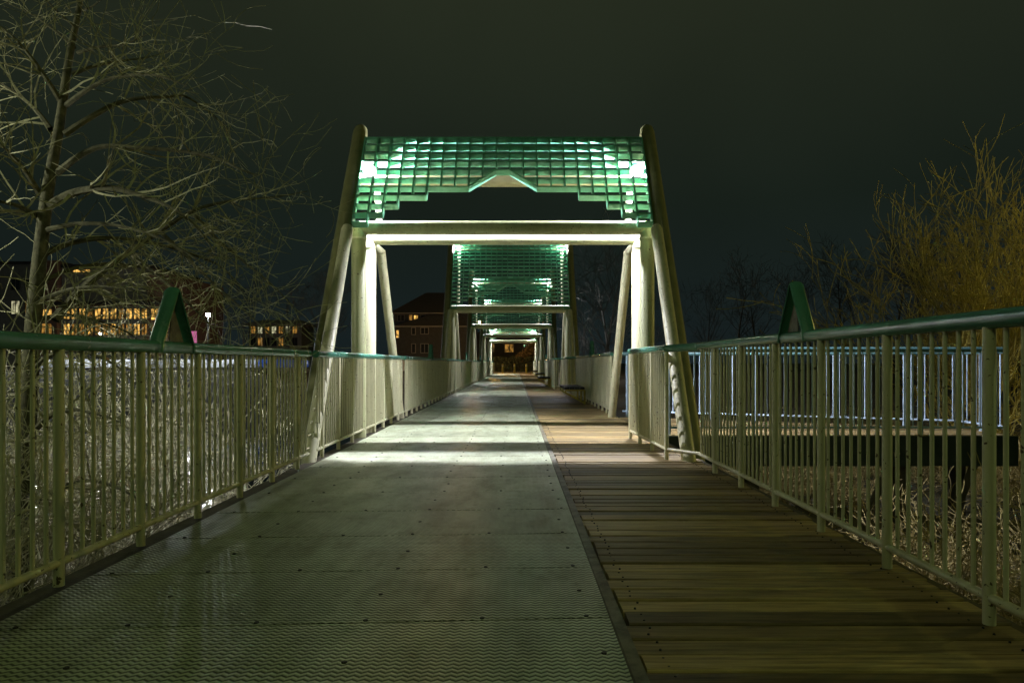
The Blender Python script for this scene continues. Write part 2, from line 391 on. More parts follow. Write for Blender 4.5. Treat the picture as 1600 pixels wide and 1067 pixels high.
# ------------------------------------------------------------------ gates
def make_gate(D, tall, label):
    root = tag(empty('bridge_gate', (0, D, 0)), label, 'gate', 'gates standing over the footbridge')
    ptop = 6.95 if tall else 5.33
    py = lambda z: -2.35 + 0.6014*z
    lz = 6.05 if tall else 4.33; ly = 1.50 if tall else 0.39
    for sgn in (-1, 1):
        b = MB()
        pts = [(sgn*2.5, py(-.9), -.9), (sgn*2.5, py(ptop-.13), ptop-.13), (sgn*2.5, py(ptop-.05), ptop-.05), (sgn*2.5, py(ptop), ptop), (sgn*2.5, py(ptop+.02), ptop+.02)]
        b.tube(pts, [.13,.127,.11,.07,.025], 20); b.build('pylon', 'olive', root, True)
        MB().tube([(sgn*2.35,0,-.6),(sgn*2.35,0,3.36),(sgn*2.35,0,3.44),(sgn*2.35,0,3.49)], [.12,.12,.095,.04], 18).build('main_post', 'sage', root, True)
        MB().tube([(sgn*2.33,.84,-.6),(sgn*2.33,.84,3.38),(sgn*2.33,.84,3.43),(sgn*2.33,.84,3.46)], [.09,.09,.07,.03], 16).build('inner_post', 'cream', root, True)
        MB().tube([(sgn*2.33,-2.99,-.4),(sgn*2.33,-.86,3.2),(sgn*2.33,-.83,3.25),(sgn*2.33,-.81,3.28)], [.088,.088,.07,.03], 16).build('front_strut', 'cream', root, True)
        MB().tube([(sgn*2.33,4.20,-.4),(sgn*2.33,1.72,3.30)], .088, 16).build('rear_strut', 'cream', root, True)
        MB().tube([(sgn*2.33,.84,3.30),(sgn*2.33,1.74,3.30)], .07, 12).build('strut_link', 'cream', root, True)
        # collars where tubes meet
        MB().tube([(sgn*2.33-.001,.84,3.21),(sgn*2.33-.001,.84,3.235)], .103, 16).build('collar', 'cream', root, True)
        MB().tube([(sgn*2.35,0,3.21),(sgn*2.35,0,3.24)], .134, 18).build('collar', 'cream', root, True)
        # flood lamp carrier
        cy = ly + (.11 if tall else .18)
        MB().tube([(sgn*2.17, .84 if not tall else .95, 3.40), (sgn*2.17, cy, lz+.05)], .055, 12).build('lamp_carrier', 'cream', root, True)
        fl = MB(); fl.tube([(sgn*2.2,cy,lz+.17),(sgn*2.2,ly+.02,lz+.17)], [.03,.03], 8)
        fl.tube([(sgn*2.2,ly+.02,lz+.10),(sgn*2.2,ly+.02,lz+.15),(sgn*2.2,ly+.02,lz+.18)], [.11,.09,.03], 14)
        fo = fl.build('floodlight', 'lamp_metal', root, True)
        MB().ball((sgn*2.2, ly, lz), .035, 10, 8).build('bulb', 'bulb_far' if tall else 'bulb', fo, True)
        if not tall: MB().ball((sgn*2.2, .12, lz+.02), .115, 14, 10).build('front_lens', 'lens', fo, True)  # added glowing ball, shows the lamp as a white disc through the lattice
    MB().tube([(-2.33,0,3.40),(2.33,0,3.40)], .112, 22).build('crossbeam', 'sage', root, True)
    MB().tube([(-2.31,.84,3.355),(2.31,.84,3.355)], .088, 18).build('crossbeam', 'cream', root, True)
    if not tall: MB().tube([(-2.47,.575,4.35),(2.47,.575,4.35)], .135, 20).build('purlin', 'tan', root, True)
    if tall:
        MB().tube([(-2.47,1.61,6.07),(2.47,1.61,6.07)], .07, 16).build('purlin', 'tan', root, True)
    # egg-crate lattice in the tilted plane
    U = Vector((0, .5, .8660)); N = Vector((0, .8660, -.5)); O = Vector((0, -.43, 3.41)); rp = .1885; cp = 4.72/21; DEP = .125
    P = lambda k, r, s=0: O + Vector((-2.36 + cp*k, 0, 0)) + U*(rp*(10-r)) + N*s
    def blade(a, bq, thick):              # a,bq: (col,row); plate between them, depth along N
        A, B = P(*a), P(*bq); d = (B-A).normalized(); t = d.cross(N).normalized()*thick/2
        h = MB().hexa([A-t, B-t, B-t+N*DEP, A-t+N*DEP, A+t, B+t, B+t+N*DEP, A+t+N*DEP])
        return h
    reach = {4:None, 5:9, 6:8, 7:5, 8:3, 9:2, 10:1}
    top = -8 if tall else 0
    for r in range(top, 11):
        if r <= 4: blade((0,r),(21,r),.023).build('lattice_slat', 'lattice', root)
        else:
            kk = reach[r]
            blade((0,r),(kk,r),.023).build('lattice_slat', 'lattice', root); blade((21-kk,r),(21,r),.023).build('lattice_slat', 'lattice', root)
    low = [10,10,9,8,7,7,6,6,6,5,4]
    for c in range(22):
        rr = low[min(c, 21-c)]
        blade((c,top),(c,rr),.023).build('lattice_fin', 'lattice', root)
    blade((8,6),(10,4),.023).build('lattice_slat', 'lattice', root); blade((11,4),(13,6),.023).build('lattice_slat', 'lattice', root)
    return root
GD = [11.13, 27.4, 40.5, 54.8, 69.0]
GL = ['nearest cream gate with short green lattice and two bright floodlights over the footbridge',
      'second gate along the footbridge, its tall green lattice framed under the nearest gate',
      'third gate along the footbridge, with the far orange street lamp seen at its left',
      'fourth gate along the footbridge, seen inside the third one',
      'farthest and smallest gate, last before the three bollards at the bridge end']
gA = make_gate(GD[0], False, GL[0]); gB = make_gate(GD[1], True, GL[1])
for i in (2, 3, 4):
    o = copy_tree(gA if i == 4 else gB); o.location.y = GD[i]; o['label'] = GL[i]
# rungs through the near left strut, where the cut balusters are welded on
for i in range(7):
    z = 0.16 + i*.155; yl = -2.75 + z*.592
    b = MB().tube([(-2.33, yl-.23, z), (-2.33, yl+.23, z)], .009, 6); b.tube([(-2.33,yl-.235,z-.02),(-2.33,yl-.235,z+.012)],.012,6)
    b.build('strut_rung', 'cream', gA)

# ------------------------------------------------------------------ railings
def rail(name, p0, p1, label, zr=1.31, pitch=.806, nb=7, posts=None, single=True, first=0.0, rh=.045, group='railings along the footbridge', foot=0.0, hmat='teal', pmat='cream'):
    p0 = Vector((p0[0], p0[1], 0)); p1 = Vector((p1[0], p1[1], 0)); d = p1 - p0; L = d.length
    root = empty(name, p0, math.atan2(d.y, d.x)); tag(root, label, 'railing', group)
    MB().tube([(0,0,zr),(L,0,zr)], rh, 18).build('handrail', hmat, root, True)
    MB().tube([(0,0,.125),(L,0,.125)], .0215, 10).build('bottom_rail', pmat, root, True)
    pm_ = MB().tube([(0,0,foot),(0,0,zr-rh*.6)], .0275, 12).mesh('post', pmat, True)
    bm_ = MB().tube([(0,0,.13),(0,0,zr-rh*.6)], .0112, 8).mesh('baluster', pmat, True)
    xs_ = []; x = first
    while x < L - .02: xs_.append(x); x += pitch
    stuff = MB()
    for x in xs_:
        if single: link('post', pm_, root, (x,0,0))
        else: stuff.tube([(x,0,foot),(x,0,zr-.03)], .0275, 8)
    x = first - math.floor(first/(pitch/(nb+1)))*(pitch/(nb+1)); stp = pitch/(nb+1)
    i0 = round((x-first)/stp)
    while x < L - .03:
        if i0 % (nb+1) and x > .03:
            if single: link('baluster', bm_, root, (x,0,0))
            else: stuff.tube([(x,0,.13),(x,0,zr-.03)], .0112, 5, cap=False)
        x += stp; i0 += 1
    if not single: stuff.build('uprights', pmat, root, True, kind='stuff')
    return root
def finial(root, x, zr, r=.05, h=.37, w=.46):
    """folded half-pipe standing on the handrail like an inverted V"""
    b = MB(); n = 9; t = .006
    # path of the strap: foot, up, round the apex, down, foot
    path = [(-w/2, -.075), (-w/2+.012, 0.0), (-.032, h-.05), (-.018, h-.014), (0, h), (.018, h-.014), (.032, h-.05), (w/2-.012, 0.0), (w/2, -.075)]
    ring = []
    for i, (px_, pz_) in enumerate(path):
        a = path[max(0,i-1)]; c = path[min(len(path)-1,i+1)]
        dx, dz = c[0]-a[0], c[1]-a[1]; l = math.hypot(dx, dz); nx, nz_ = -dz/l, dx/l
        if nz_ < -.2: nx, nz_ = -nx, -nz_
        row = []
        for j in range(n):
            a_ = math.pi * j / (n-1)
            for_out = math.sin(a_) * r * .55; side = -math.cos(a_) * r * 1.08
            row.append((px_ + nx*for_out, side, pz_ + nz_*for_out))
        for j in reversed(range(n)):
            a_ = math.pi * j / (n-1)
            for_out = math.sin(a_) * r * .55 - t; side = -math.cos(a_) * (r * 1.08 - t)
            row.append((px_ + nx*for_out, side, pz_ + nz_*for_out))
        ring.append(row)
    m_ = 2*n
    for row in ring: b.v += row
    for i in range(len(ring)-1):
        for j in range(m_):
            b.f.append((i*m_+j, i*m_+(j+1)%m_, (i+1)*m_+(j+1)%m_, (i+1)*m_+j))
    b.f.append(tuple(range(m_))[::-1]); b.f.append(tuple((len(ring)-1)*m_+j for j in range(m_)))
    o = b.build('finial', 'teal', root, True); o.location = (x, 0, zr+r*.75)
    f = MB().hexa([(-w*.10,-.004,-.01),(w*.36,-.004,-.01),(w*.36,.004,-.01),(-w*.10,.004,-.01),(-.02,-.004,h*.62),(.02,-.004,h*.62),(.02,.004,h*.62),(-.02,.004,h*.62)])
    f.build('gusset', 'rail_dirt', o)
    return o
XL, XR = -2.26, 2.38
s0 = 3.68 - .806*7
l0 = rail('railing', (XL, -2.6), (XL, 8.10), 'near left railing with green handrail in front of the twiggy shrubs', first=s0+2.6)
finial(l0, 4.90+2.6, 1.31)
rail('railing', (XL, 8.42), (XL, 14.92), 'left railing running between the struts of the nearest gate', first=.27)
l2 = rail('railing', (XL, 15.14), (XL, 24.4), 'left railing between the nearest gate and the second gate', single=False, first=.3)
finial(l2, 19.9-15.14, 1.31)
segs = [(24.75, 31.2), (31.5, 37.5), (37.85, 44.2), (44.55, 51.8), (52.15, 58.5), (58.85, 66.0), (66.4, 72.7), (73.0, 79.8)]
nm = ['under the second gate', 'between the second and third gates', 'under the third gate', 'between the third and fourth gates',
      'under the fourth gate', 'between the fourth and fifth gates', 'under the farthest gate', 'from the farthest gate to the bridge end']
for i, (a, b_) in enumerate(segs):
    o = rail('railing', (XL, a), (XL, b_), 'left railing ' + nm[i], single=False, first=.3)
    if i % 2: finial(o, (b_-a)/2, 1.31)
s1 = 3.14 - .862*6
r0 = rail('railing', (XR, -2.6), (XR, 8.12), 'near right railing with green handrail beside the wooden boards', zr=1.40, pitch=.862, first=s1+2.6)
finial(r0, 5.30+2.6, 1.40)
# kinked piece of handrail and the set-in railing beside the gate
rj = rail('railing', (2.09, 8.50), (2.03, 10.86), 'short set-in right railing beside the nearest gate strut, before the opening', zr=1.38, pitch=.80, first=.02)
def kink(root, a, b_, zr):
    inv = root.matrix_basis.inverted()
    m_ = [inv @ Vector(q) for q in (a, ((a[0]*.7+b_[0]*.3), a[1]*.6+b_[1]*.4+.03, zr), b_)]
    MB().tube(m_, .047, 16).build('handrail_bend', 'teal', root, True)
    m2 = [inv @ Vector((q[0], q[1], .125)) for q in (a, b_)]
    MB().tube(m2, .02, 10).build('bottom_rail', 'cream', root, True)
kink(rj, (2.38, 8.10, 1.395), (2.09, 8.52, 1.38), 1.39)
link('post', MB().tube([(0,0,0),(0,0,1.36)], .0275, 12).mesh('post', 'cream', True), rj, tuple(rj.matrix_basis.inverted() @ Vector((2.03,10.85,0))))
r2 = rail('railing', (2.40, 15.55), (2.40, 24.5), 'right railing behind the black bench, between the first two gates', zr=1.40, single=False, first=.05)
finial(r2, 19.6-15.55, 1.40)
rj2 = rail('railing', (2.12, 24.8), (2.06, 27.2), 'set-in right railing beside the second gate', zr=1.38, pitch=.8, single=False, first=.02)
kink(rj2, (2.40, 24.4, 1.395), (2.12, 24.82, 1.38), 1.39)
rail('railing', (2.00, 31.2), (2.66, 31.2), 'pale railing end panel facing along the bridge, past the second gate', zr=1.38, pitch=.33, nb=3, first=.0)
rail('railing', (2.00, 31.3), (2.00, 37.6), 'right railing between the second and third gates', zr=1.38, single=False, first=.3)
for i, (a, b_) in enumerate(segs):
    if i < 2: continue
    x = 2.40 if i % 2 else 2.15
    o = rail('railing', (x, a), (x, b_), 'right railing ' + nm[i], zr=1.38, single=False, first=.3)
    if i % 2: finial(o, (b_-a)/2, 1.38)
# teal zigzag stay below the right finial
st = MB()
for s in (-1, 1):
    st.tube([(4.05, -.05, 1.36), (4.05 + s*.16, -.05, .95), (4.05 + s*.34, -.05, .05)], .022, 6)
st.build('stay', 'teal', r2, True)

# ------------------------------------------------------------------ overlook platform on the right
ov = tag(empty('overlook_deck'), kind='structure')
def ov_far(x): return 15.35 + (x-2.5) * (12.75-15.35) / (8.55-2.5)
y = 11.32; i = 0
while y < 15.3:
    y2 = y + .145
    xr = 8.45 if y2 < 12.75 else 2.5 + (15.35 - y2) * (8.55-2.5)/(15.35-12.75)
    if xr > 2.9:
        MB().box(2.50, xr, y, y2, -.045, random.uniform(-.004,.003)).build('wood_board', 'wood', ov)
    y += .158
MB().box(2.56, 8.50, 11.26, 11.315, -.50, -.01).build('edge_fascia', 'girder', ov)
MB().box(8.46, 8.52, 11.32, 12.8, -.50, -.01).build('edge_fascia', 'girder', ov)
MB().hexa([(2.5,15.40,-.5),(8.55,12.80,-.5),(8.55,12.85,-.5),(2.5,15.45,-.5),(2.5,15.40,-.01),(8.55,12.80,-.01),(8.55,12.85,-.01),(2.5,15.45,-.01)]).build('edge_fascia', 'girder', ov)
for (x, yy) in ((6.7, 11.6), (8.2, 12.4), (4.2, 11.6)):
    MB().box(x-.11, x+.11, yy-.11, yy+.11, -2.6, -.05).build('support_post', 'timber', ov)
for (xa, xb, yy) in ((7.9, 7.1, 11.4), (6.5, 5.6, 11.4)):
    MB().tube([(xa, yy, -.4), (xb, yy, -2.4)], .07, 6).build('brace', 'timber', ov)
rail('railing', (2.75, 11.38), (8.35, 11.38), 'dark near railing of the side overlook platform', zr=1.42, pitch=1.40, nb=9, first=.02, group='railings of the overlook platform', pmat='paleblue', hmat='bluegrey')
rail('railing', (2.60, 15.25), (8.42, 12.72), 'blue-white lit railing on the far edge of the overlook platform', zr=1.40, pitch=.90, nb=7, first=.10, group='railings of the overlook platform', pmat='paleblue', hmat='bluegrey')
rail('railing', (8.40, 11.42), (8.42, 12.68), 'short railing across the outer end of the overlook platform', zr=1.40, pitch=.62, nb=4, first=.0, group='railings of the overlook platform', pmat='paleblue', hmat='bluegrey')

# ------------------------------------------------------------------ benches
def make_bench(label):
    t = tag(empty('bench'), label, 'bench', 'cantilever benches along the right railing')
    Lb = 2.3
    for i in range(4):
        x0 = -.58 + i*.148
        MB().box(x0, x0+.132, 0, Lb, .435, .50).build('seat_slat', 'black', t)
    for yy in (.06, Lb*.5, Lb-.06):
        b = MB().tube([(0,yy,0),(0,yy,.41)], .03, 8); b.tube([(0,yy,.41),(-.56,yy,.41)], .026, 8); b.tube([(0,yy,.04),(-.54,yy,.33),(-.55,yy,.41)], .026, 8)
        b.build('frame', 'yellow', t, True)
    MB().tube([(0,0.06,.03),(0,Lb-.06,.03)], .024, 8).build('foot_bar', 'yellow', t, True)
    return t
bn = make_bench('nearest black bench on yellow brackets, against the right railing'); bn.location = (2.21, 19.7, 0.001)
for (x, y, lb) in ((1.93, 33.6, 'second black bench with yellow brackets, past the second gate'),
                   (2.22, 46.5, 'small black bench seen past the third gate at right'),
                   (2.22, 61.0, 'farthest tiny black bench at right near the bridge end')):
    o = copy_tree(bn); o.location = (x, y, 0.001); o['label'] = lb

# ------------------------------------------------------------------ bollards at the bridge end
bo = MB(); bo.tube([(0,0,-.05),(0,0,1.0),(0,0,1.06),(0,0,1.08)], [.11,.11,.09,.04], 14)
bm0 = bo.mesh('shaft', 'yellow', True)
bd = MB().tube([(0,0,.80),(0,0,.90)], .112, 14).mesh('band', 'white', True)
for px_, lb in ((785.5, 'left one of three yellow bollards at the far bridge end'), (804, 'middle one of three yellow bollards at the far bridge end'), (822.5, 'right one of three yellow bollards at the far bridge end')):
    t = tag(empty('bollard', (CX + (px_-805)*81/F, 81, 0)), lb, 'bollard', 'bollards at the bridge end')
    link('shaft', bm0, t); link('band', bd, t)

# ------------------------------------------------------------------ street lamps
def street_lamp(loc, h, m, label, r=.13, arm=0, group=None, poler=.07):
    t = tag(empty('street_lamp', loc), label, 'lamp', group)
    MB().tube([(0,0,-.3),(0,0,h*.5),(0,0,h-.25)], [poler*1.25, poler, poler*.8], 10).build('pole', 'lamp_metal', t, True)
    if arm: MB().tube([(0,0,h-.3),(arm*.5,0,h-.1),(arm,0,h-.02)], poler*.6, 8).build('arm', 'lamp_metal', t, True)
    hd = MB().tube([(arm,0,h+r*.8),(arm,0,h+r*1.15)], [r*1.25, r*.5], 14).build('lamp_hood', 'lamp_metal', t, True)
    MB().ball((arm,0,h), r, 14, 8).build('bulb', m, hd, True)
    return t
NEARG = 'street lamps on the shores'
street_lamp((-3.4, -5.5, -.3), 7.6, 'sodium', 'entrance lamp at the left of the near bridge end', r=.14, group=NEARG)  # pair added out of view to brighten the near railings and deck
street_lamp((3.4, -5.5, -.3), 7.6, 'sodium', 'entrance lamp at the right of the near bridge end', r=.14, group=NEARG)
sl = street_lamp((-8.4, 6.3, gh(-8.4, 6.3)), 5.6, 'shore', 'pale street lamp on the left bank beside the bare tree', r=.12, group=NEARG)
MB().box(.24, .255, -.95, -.03, 5.1, 5.9).build('glare_shield', 'lamp_metal', sl)  # added plate, keeps the tree lamp's light off the near rails
street_lamp((22.5, 14.0, gh(22.5, 14)), 7.4, 'orange', 'orange street lamp on the right bank by the willows', r=.15, group=NEARG)
p = at(751.5, 503, 84); street_lamp((p.x, 84, -.1), p.z+.1, 'farsodium', 'orange street lamp seen left of the third gate at the bridge end', r=.27, group=NEARG)
LOT = [(325, 492, 57.5, 'brightest white parking lot lamp, right of the left finial'), (295, 510, 88, 'small white parking lot lamp beside the pink sign'),
       (155, 522, 57.5, 'white parking lot lamp just above the left handrail'), (50, 504, 57.5, 'white parking lot lamp behind the trunk of the left tree')]
for (px_, py_, d, lb) in LOT:
    p = at(px_, py_, d); street_lamp((p.x, d, .5), p.z-.5, 'lotlamp', lb, r=.17 if px_ == 325 else .11, group='white parking lot lamps')

# ------------------------------------------------------------------ parked cars
def make_car(paint):
    t = empty('parked_car')
    def loft(secs, name, m):
        b = MB(); n = len(secs[0])
        for s_ in secs: b.v += s_
        for i in range(len(secs)-1):
            for j in range(n): b.f.append((i*n+j, i*n+(j+1)%n, (i+1)*n+(j+1)%n, (i+1)*n+j))
        b.f.append(tuple(range(n))[::-1]); b.f.append(tuple((len(secs)-1)*n+j for j in range(n)))
        return b.build(name, m, t, True)
    def sec(x, w, z0, z1): return [(x,-w,z0),(x,w,z0),(x,w*1.02,z0+(z1-z0)*.5),(x,w*.93,z1),(x,-w*.93,z1),(x,-w*1.02,z0+(z1-z0)*.5)]
    loft([sec(-2.2,.72,.4,.72), sec(-2.05,.84,.25,.86), sec(-1.0,.88,.22,.93), sec(.8,.88,.22,.96), sec(1.9,.86,.25,.94), sec(2.15,.76,.4,.86)], 'body', paint)
    loft([sec(-1.05,.76,.90,.93), sec(-.35,.72,.90,1.42), sec(.9,.70,.90,1.46), sec(1.75,.74,.90,1.0)], 'cabin', 'glass')
    loft([sec(-.40,.66,1.41,1.45), sec(.2,.66,1.42,1.49), sec(.95,.64,1.42,1.48)], 'roof', paint)
    for x in (-1.35, 1.35):
        for s in (-1, 1):
            w = MB().tube([(x, s*.70, .31), (x, s*.89, .31)], .31, 16).build('wheel', 'tyre', t, True)
            MB().tube([(x, s*.885, .31), (x, s*.90, .31)], .19, 12).build('rim', 'cargrey', w, True)
    for s in (-1, 1):
        MB().box(-2.19,-2.12,s*.55-.13,s*.55+.13,.62,.74).build('headlight', 'white', t)
    return t
pr = {}
for c in ('carwhite', 'carblue', 'cargrey'): pr[c] = make_car(c)
cars = [(95,'cargrey','leftmost silver car, parked behind the near left railing'),(150,'carwhite','white car parked left of the left finial'),(212,'carwhite','second white car in the row, just left of the left finial'),
        (268,'cargrey','silver car parked straight behind the left finial'),(322,'carwhite','white car parked just right of the left finial'),(385,'carwhite','white car parked at the right end, next to the blue car'),(442,'carblue','blue parked car, rightmost of the row')]
used = set()
for (px_, c, lb) in cars:
    o = pr[c] if c not in used else copy_tree(pr[c]); used.add(c)
    d = 61.5 + random.uniform(-.4,.4); p = at(px_, 567, d)
    o.location = (p.x, d, .56); o.rotation_euler = (0,0,R(random.choice((24, 204)) + random.uniform(-3,3)))
    tag(o, lb, 'car', 'cars parked beyond the pond')

# ------------------------------------------------------------------ buildings
def bbox(name, root, m, x0, x1, y0, y1, z0, z1): return MB().box(x0,x1,y0,y1,z0,z1).build(name, m, root)
def windows(root, y, rects, frame='walldark'):
    for (x0, x1, z0, z1, m) in rects:
        w = MB(); t = .09
        w.box(x0-t,x1+t,y-.12,y-.002,z0-t,z0); w.box(x0-t,x1+t,y-.12,y-.002,z1,z1+t); w.box(x0-t,x0,y-.12,y-.002,z0,z1); w.box(x1,x1+t,y-.12,y-.002,z0,z1)
        if x1-x0 > .6: w.box((x0+x1)/2-.04,(x0+x1)/2+.04,y-.10,y-.06,z0,z1)
        wo_ = w.build('window', frame, root)
        MB().box(x0,x1,y-.05,y-.02,z0,z1).build('pane', m, wo_)
def hip(x0, x1, y0, y1, z, h, ov=.5, ridge=.3):
    x0 -= ov; x1 += ov; y0 -= ov; y1 += ov; cy = (y0+y1)/2; rl = (x1-x0)*ridge/2; cx = (x0+x1)/2
    b = MB(); b.v = [(x0,y0,z),(x1,y0,z),(x1,y1,z),(x0,y1,z),(cx-rl,cy,z+h),(cx+rl,cy,z+h),(x0,y0,z-.18),(x1,y0,z-.18),(x1,y1,z-.18),(x0,y1,z-.18)]
    b.f = [(0,1,5,4),(1,2,5),(2,3,4,5),(3,0,4),(6,9,8,7),(6,7,1,0),(7,8,2,1),(8,9,3,2),(9,6,0,3)]
    return b
# lit block on the left shore
DB = 96.0; mpp = DB/F
def bx(px_): return CX + (px_-805)*mpp
def bz(py_): return CH + (567-py_)*mpp
ba = tag(empty('lit_building', (0, DB, 0)), 'long building with amber lit windows behind the branches of the left tree', 'building')
bbox('wall', ba, 'wallgrey', bx(-120), bx(60), 0.5, 16, .2, bz(412))
bbox('wall', ba, 'brick', bx(62), bx(93), -.6, 16, .2, bz(408))
bbox('wall', ba, 'wallgrey', bx(94), bx(232), .3, 16, .2, bz(418))
bbox('wall', ba, 'brick', bx(233), bx(273), -.6, 16, .2, bz(430))
bbox('canopy', ba, 'roof', bx(84), bx(268), -2.6, -.62, bz(479), bz(474))
bbox('roof', ba, 'roof', bx(-122), bx(60.5), .2, 16.3, bz(412)+.01, bz(408))
bbox('roof', ba, 'roof', bx(94.5), bx(232), .0, 16.3, bz(418)+.01, bz(413))
rects = []
for i in range(11):
    x0 = 98 + i*12.2
    rects.append((bx(x0), bx(x0+9.0), bz(498), bz(482), 'winwarm' if i % 4 != 3 else 'winwarm2'))
    rects.append((bx(x0), bx(x0+9.0), bz(523), bz(506), 'winwarm2' if i % 3 else 'winwarm'))
rects.append((bx(112), bx(139), bz(421.5)-.3, bz(418)-.25, 'winwarm')); rects.append((bx(150), bx(158), bz(424)-.2, bz(420)-.2, 'winwarm'))
windows(ba, .3, rects)
rects = []
for i, x0 in enumerate((-70,-45,-18,14,36)):
    rects.append((bx(x0), bx(x0+13), bz(490), bz(470), ('winpale','winwarm2','winwarm','winpale','winwarm2')[i]))
    rects.append((bx(x0), bx(x0+13), bz(452), bz(436), 'glass'))
windows(ba, .5, rects)
windows(ba, -.6, [(bx(70), bx(86), bz(498), bz(484), 'winwarm'), (bx(70), bx(86), bz(525), bz(506), 'winwarm2'), (bx(240), bx(266), bz(500), bz(483), 'winwarm'), (bx(240), bx(266), bz(527), bz(508), 'winwarm2')])
# pink sign
p = at(303, 527, 90); sg = tag(empty('pink_sign', (p.x, 90, .5)), 'small glowing pink sign below the parking lot lamp', 'sign')
MB().tube([(0,0,-.2),(0,0,p.z-.5-.9)], .08, 8).build('pole', 'lamp_metal', sg, True)
MB().box(-.34,.34,-.08,.08,p.z-.5-.8,p.z-.5+.8).build('panel', 'pink', sg)
MB().box(-.40,.40,-.02,.14,p.z-.5-.92,p.z-.5-.805).build('sign_frame', 'lamp_metal', sg)
# round far pavilion
DP = 130.0; mpp = DP/F
pv = tag(empty('far_pavilion', (bx(430), DP, 0)), 'far low pavilion with dim lit windows, left of the nearest gate', 'building')
W_ = 5.0
bbox('wall', pv, 'wallgrey', -W_, W_, 0, 8, -.2, bz(506))
hip(-W_, W_, 0, 8, bz(506), 1.0, 1.0, .6).build('roof', 'wallgrey', pv)
rects = []
for i in range(7):
    rects.append((-4.6+i*1.32, -3.75+i*1.32, bz(521), bz(510), 'winpale' if i % 2 else 'winwarm2')); rects.append((-4.6+i*1.32, -3.75+i*1.32, bz(540), bz(528), 'winwarm2' if i in (1,4) else 'glass'))
windows(pv, 0, rects)
# two-storey house behind the gates
DH = 105.0; mpp = DH/F
hs = tag(empty('house', (0, DH, 0)), 'dark two-storey house with hipped roof, left of the second gate', 'house')
bbox('wall', hs, 'wallblack', bx(612), bx(735), 2.0, 12, -.3, bz(488))
hip(bx(612), bx(735), 2.0, 12, bz(488), (488-450)*mpp, .7, .25).build('roof', 'roof', hs)
bbox('wall', hs, 'wallblack', bx(620), bx(745), -1.5, 2.0-.01, -.3, bz(511))
MB().hexa([(bx(616),-2.1,bz(511)),(bx(750),-2.1,bz(511)),(bx(750),1.99,bz(511)),(bx(616),1.99,bz(511)),(bx(672),.6,bz(491)),(bx(740),.6,bz(491)),(bx(740),1.98,bz(491)),(bx(672),1.98,bz(491))]).build('porch_roof', 'roof', hs)
bbox('fascia', hs, 'wallgrey', bx(616), bx(750), -2.16, -2.11, bz(512), bz(510.2))
bbox('fascia', hs, 'wallgrey', bx(606), bx(742), 1.22, 1.28, bz(489), bz(487.6))
windows(hs, 2.0, [(bx(644), bx(650), bz(498), bz(491.5), 'winwarm'), (bx(636), bx(641), bz(499), bz(491), 'winwarm2'), (bx(618), bx(628), bz(500), bz(491), 'glass'), (bx(655), bx(668), bz(499), bz(491), 'glass')], 'walldark')
windows(hs, -1.5, [(bx(622), bx(625.5), bz(528), bz(517), 'winwarm'), (bx(646), bx(651), bz(523), bz(513), 'glass'), (bx(660), bx(671), bz(522), bz(513), 'glass'), (bx(646), bx(651), bz(551), bz(538), 'glass'), (bx(660), bx(671), bz(551), bz(538), 'glass')], 'wallgrey')
bbox('door', hs, 'white', bx(632), bx(638), -1.56, -1.505, -.1, 2.2)
# house beyond the end of the bridge
DE = 118.0; mpp = DE/F
he = tag(empty('house', (0, DE, 0)), 'house with an amber lit window beyond the far bridge end', 'house')
bbox('wall', he, 'wallblack', bx(740), bx(845), 0, 10, -.3, bz(528))
hip(bx(740), bx(845), 0, 10, bz(528), 3.0, .6, .4).build('roof', 'roof', he)
windows(he, 0, [(bx(789), bx(802), bz(550), bz(538), 'winwarm2'), (bx(765), bx(772), bz(550), bz(538), 'glass'), (bx(818), bx(828), bz(550), bz(538), 'glass')], 'wallgrey')

# ------------------------------------------------------------------ vegetation helpers
def rvec(s=1.0): return Vector((random.gauss(0,s), random.gauss(0,s), random.gauss(0,s)))
def grow(mb_by_level, p, d, L, r, level, maxl, P):
    """recursive bare branch. P: dict of params"""
    n = P['seg'][level]; pts = [p.copy()]; dirs = [d.copy()]; rad = [r]
    q = p.copy(); dd = d.normalized()
    bend = rvec(P['bend'][level])
    for i in range(n):
        dd = (dd + bend/n + rvec(P['wob'][level]) + Vector((0,0,P['up'][level]))/n).normalized()
        q = q + dd*L/n; pts.append(q.copy()); dirs.append(dd.copy()); rad.append(max(P['rmin'], r*(1-(i+1)/n*P['taper'])))
    mb_by_level[level].tube(pts, rad, P['sides'][level], cap=False)
    if level < maxl:
        for _ in range(int(P['kids'][level]*random.uniform(.7,1.3))):
            t = random.uniform(P['t0'][level], 1.0)*n; i = min(int(t), n-1); fr = t-i
            bp = pts[i].lerp(pts[i+1], fr); ax = dirs[i+1]
            per = ax.cross(rvec()).normalized()
            a = R(random.uniform(*P['ang'][level])); nd = ax*math.cos(a) + per*math.sin(a)
            grow(mb_by_level, bp, nd, L*random.uniform(*P['len'][level]), max(P['rmin'], rad[i]*P['rr']), level+1, maxl, P)
    return pts, dirs, rad

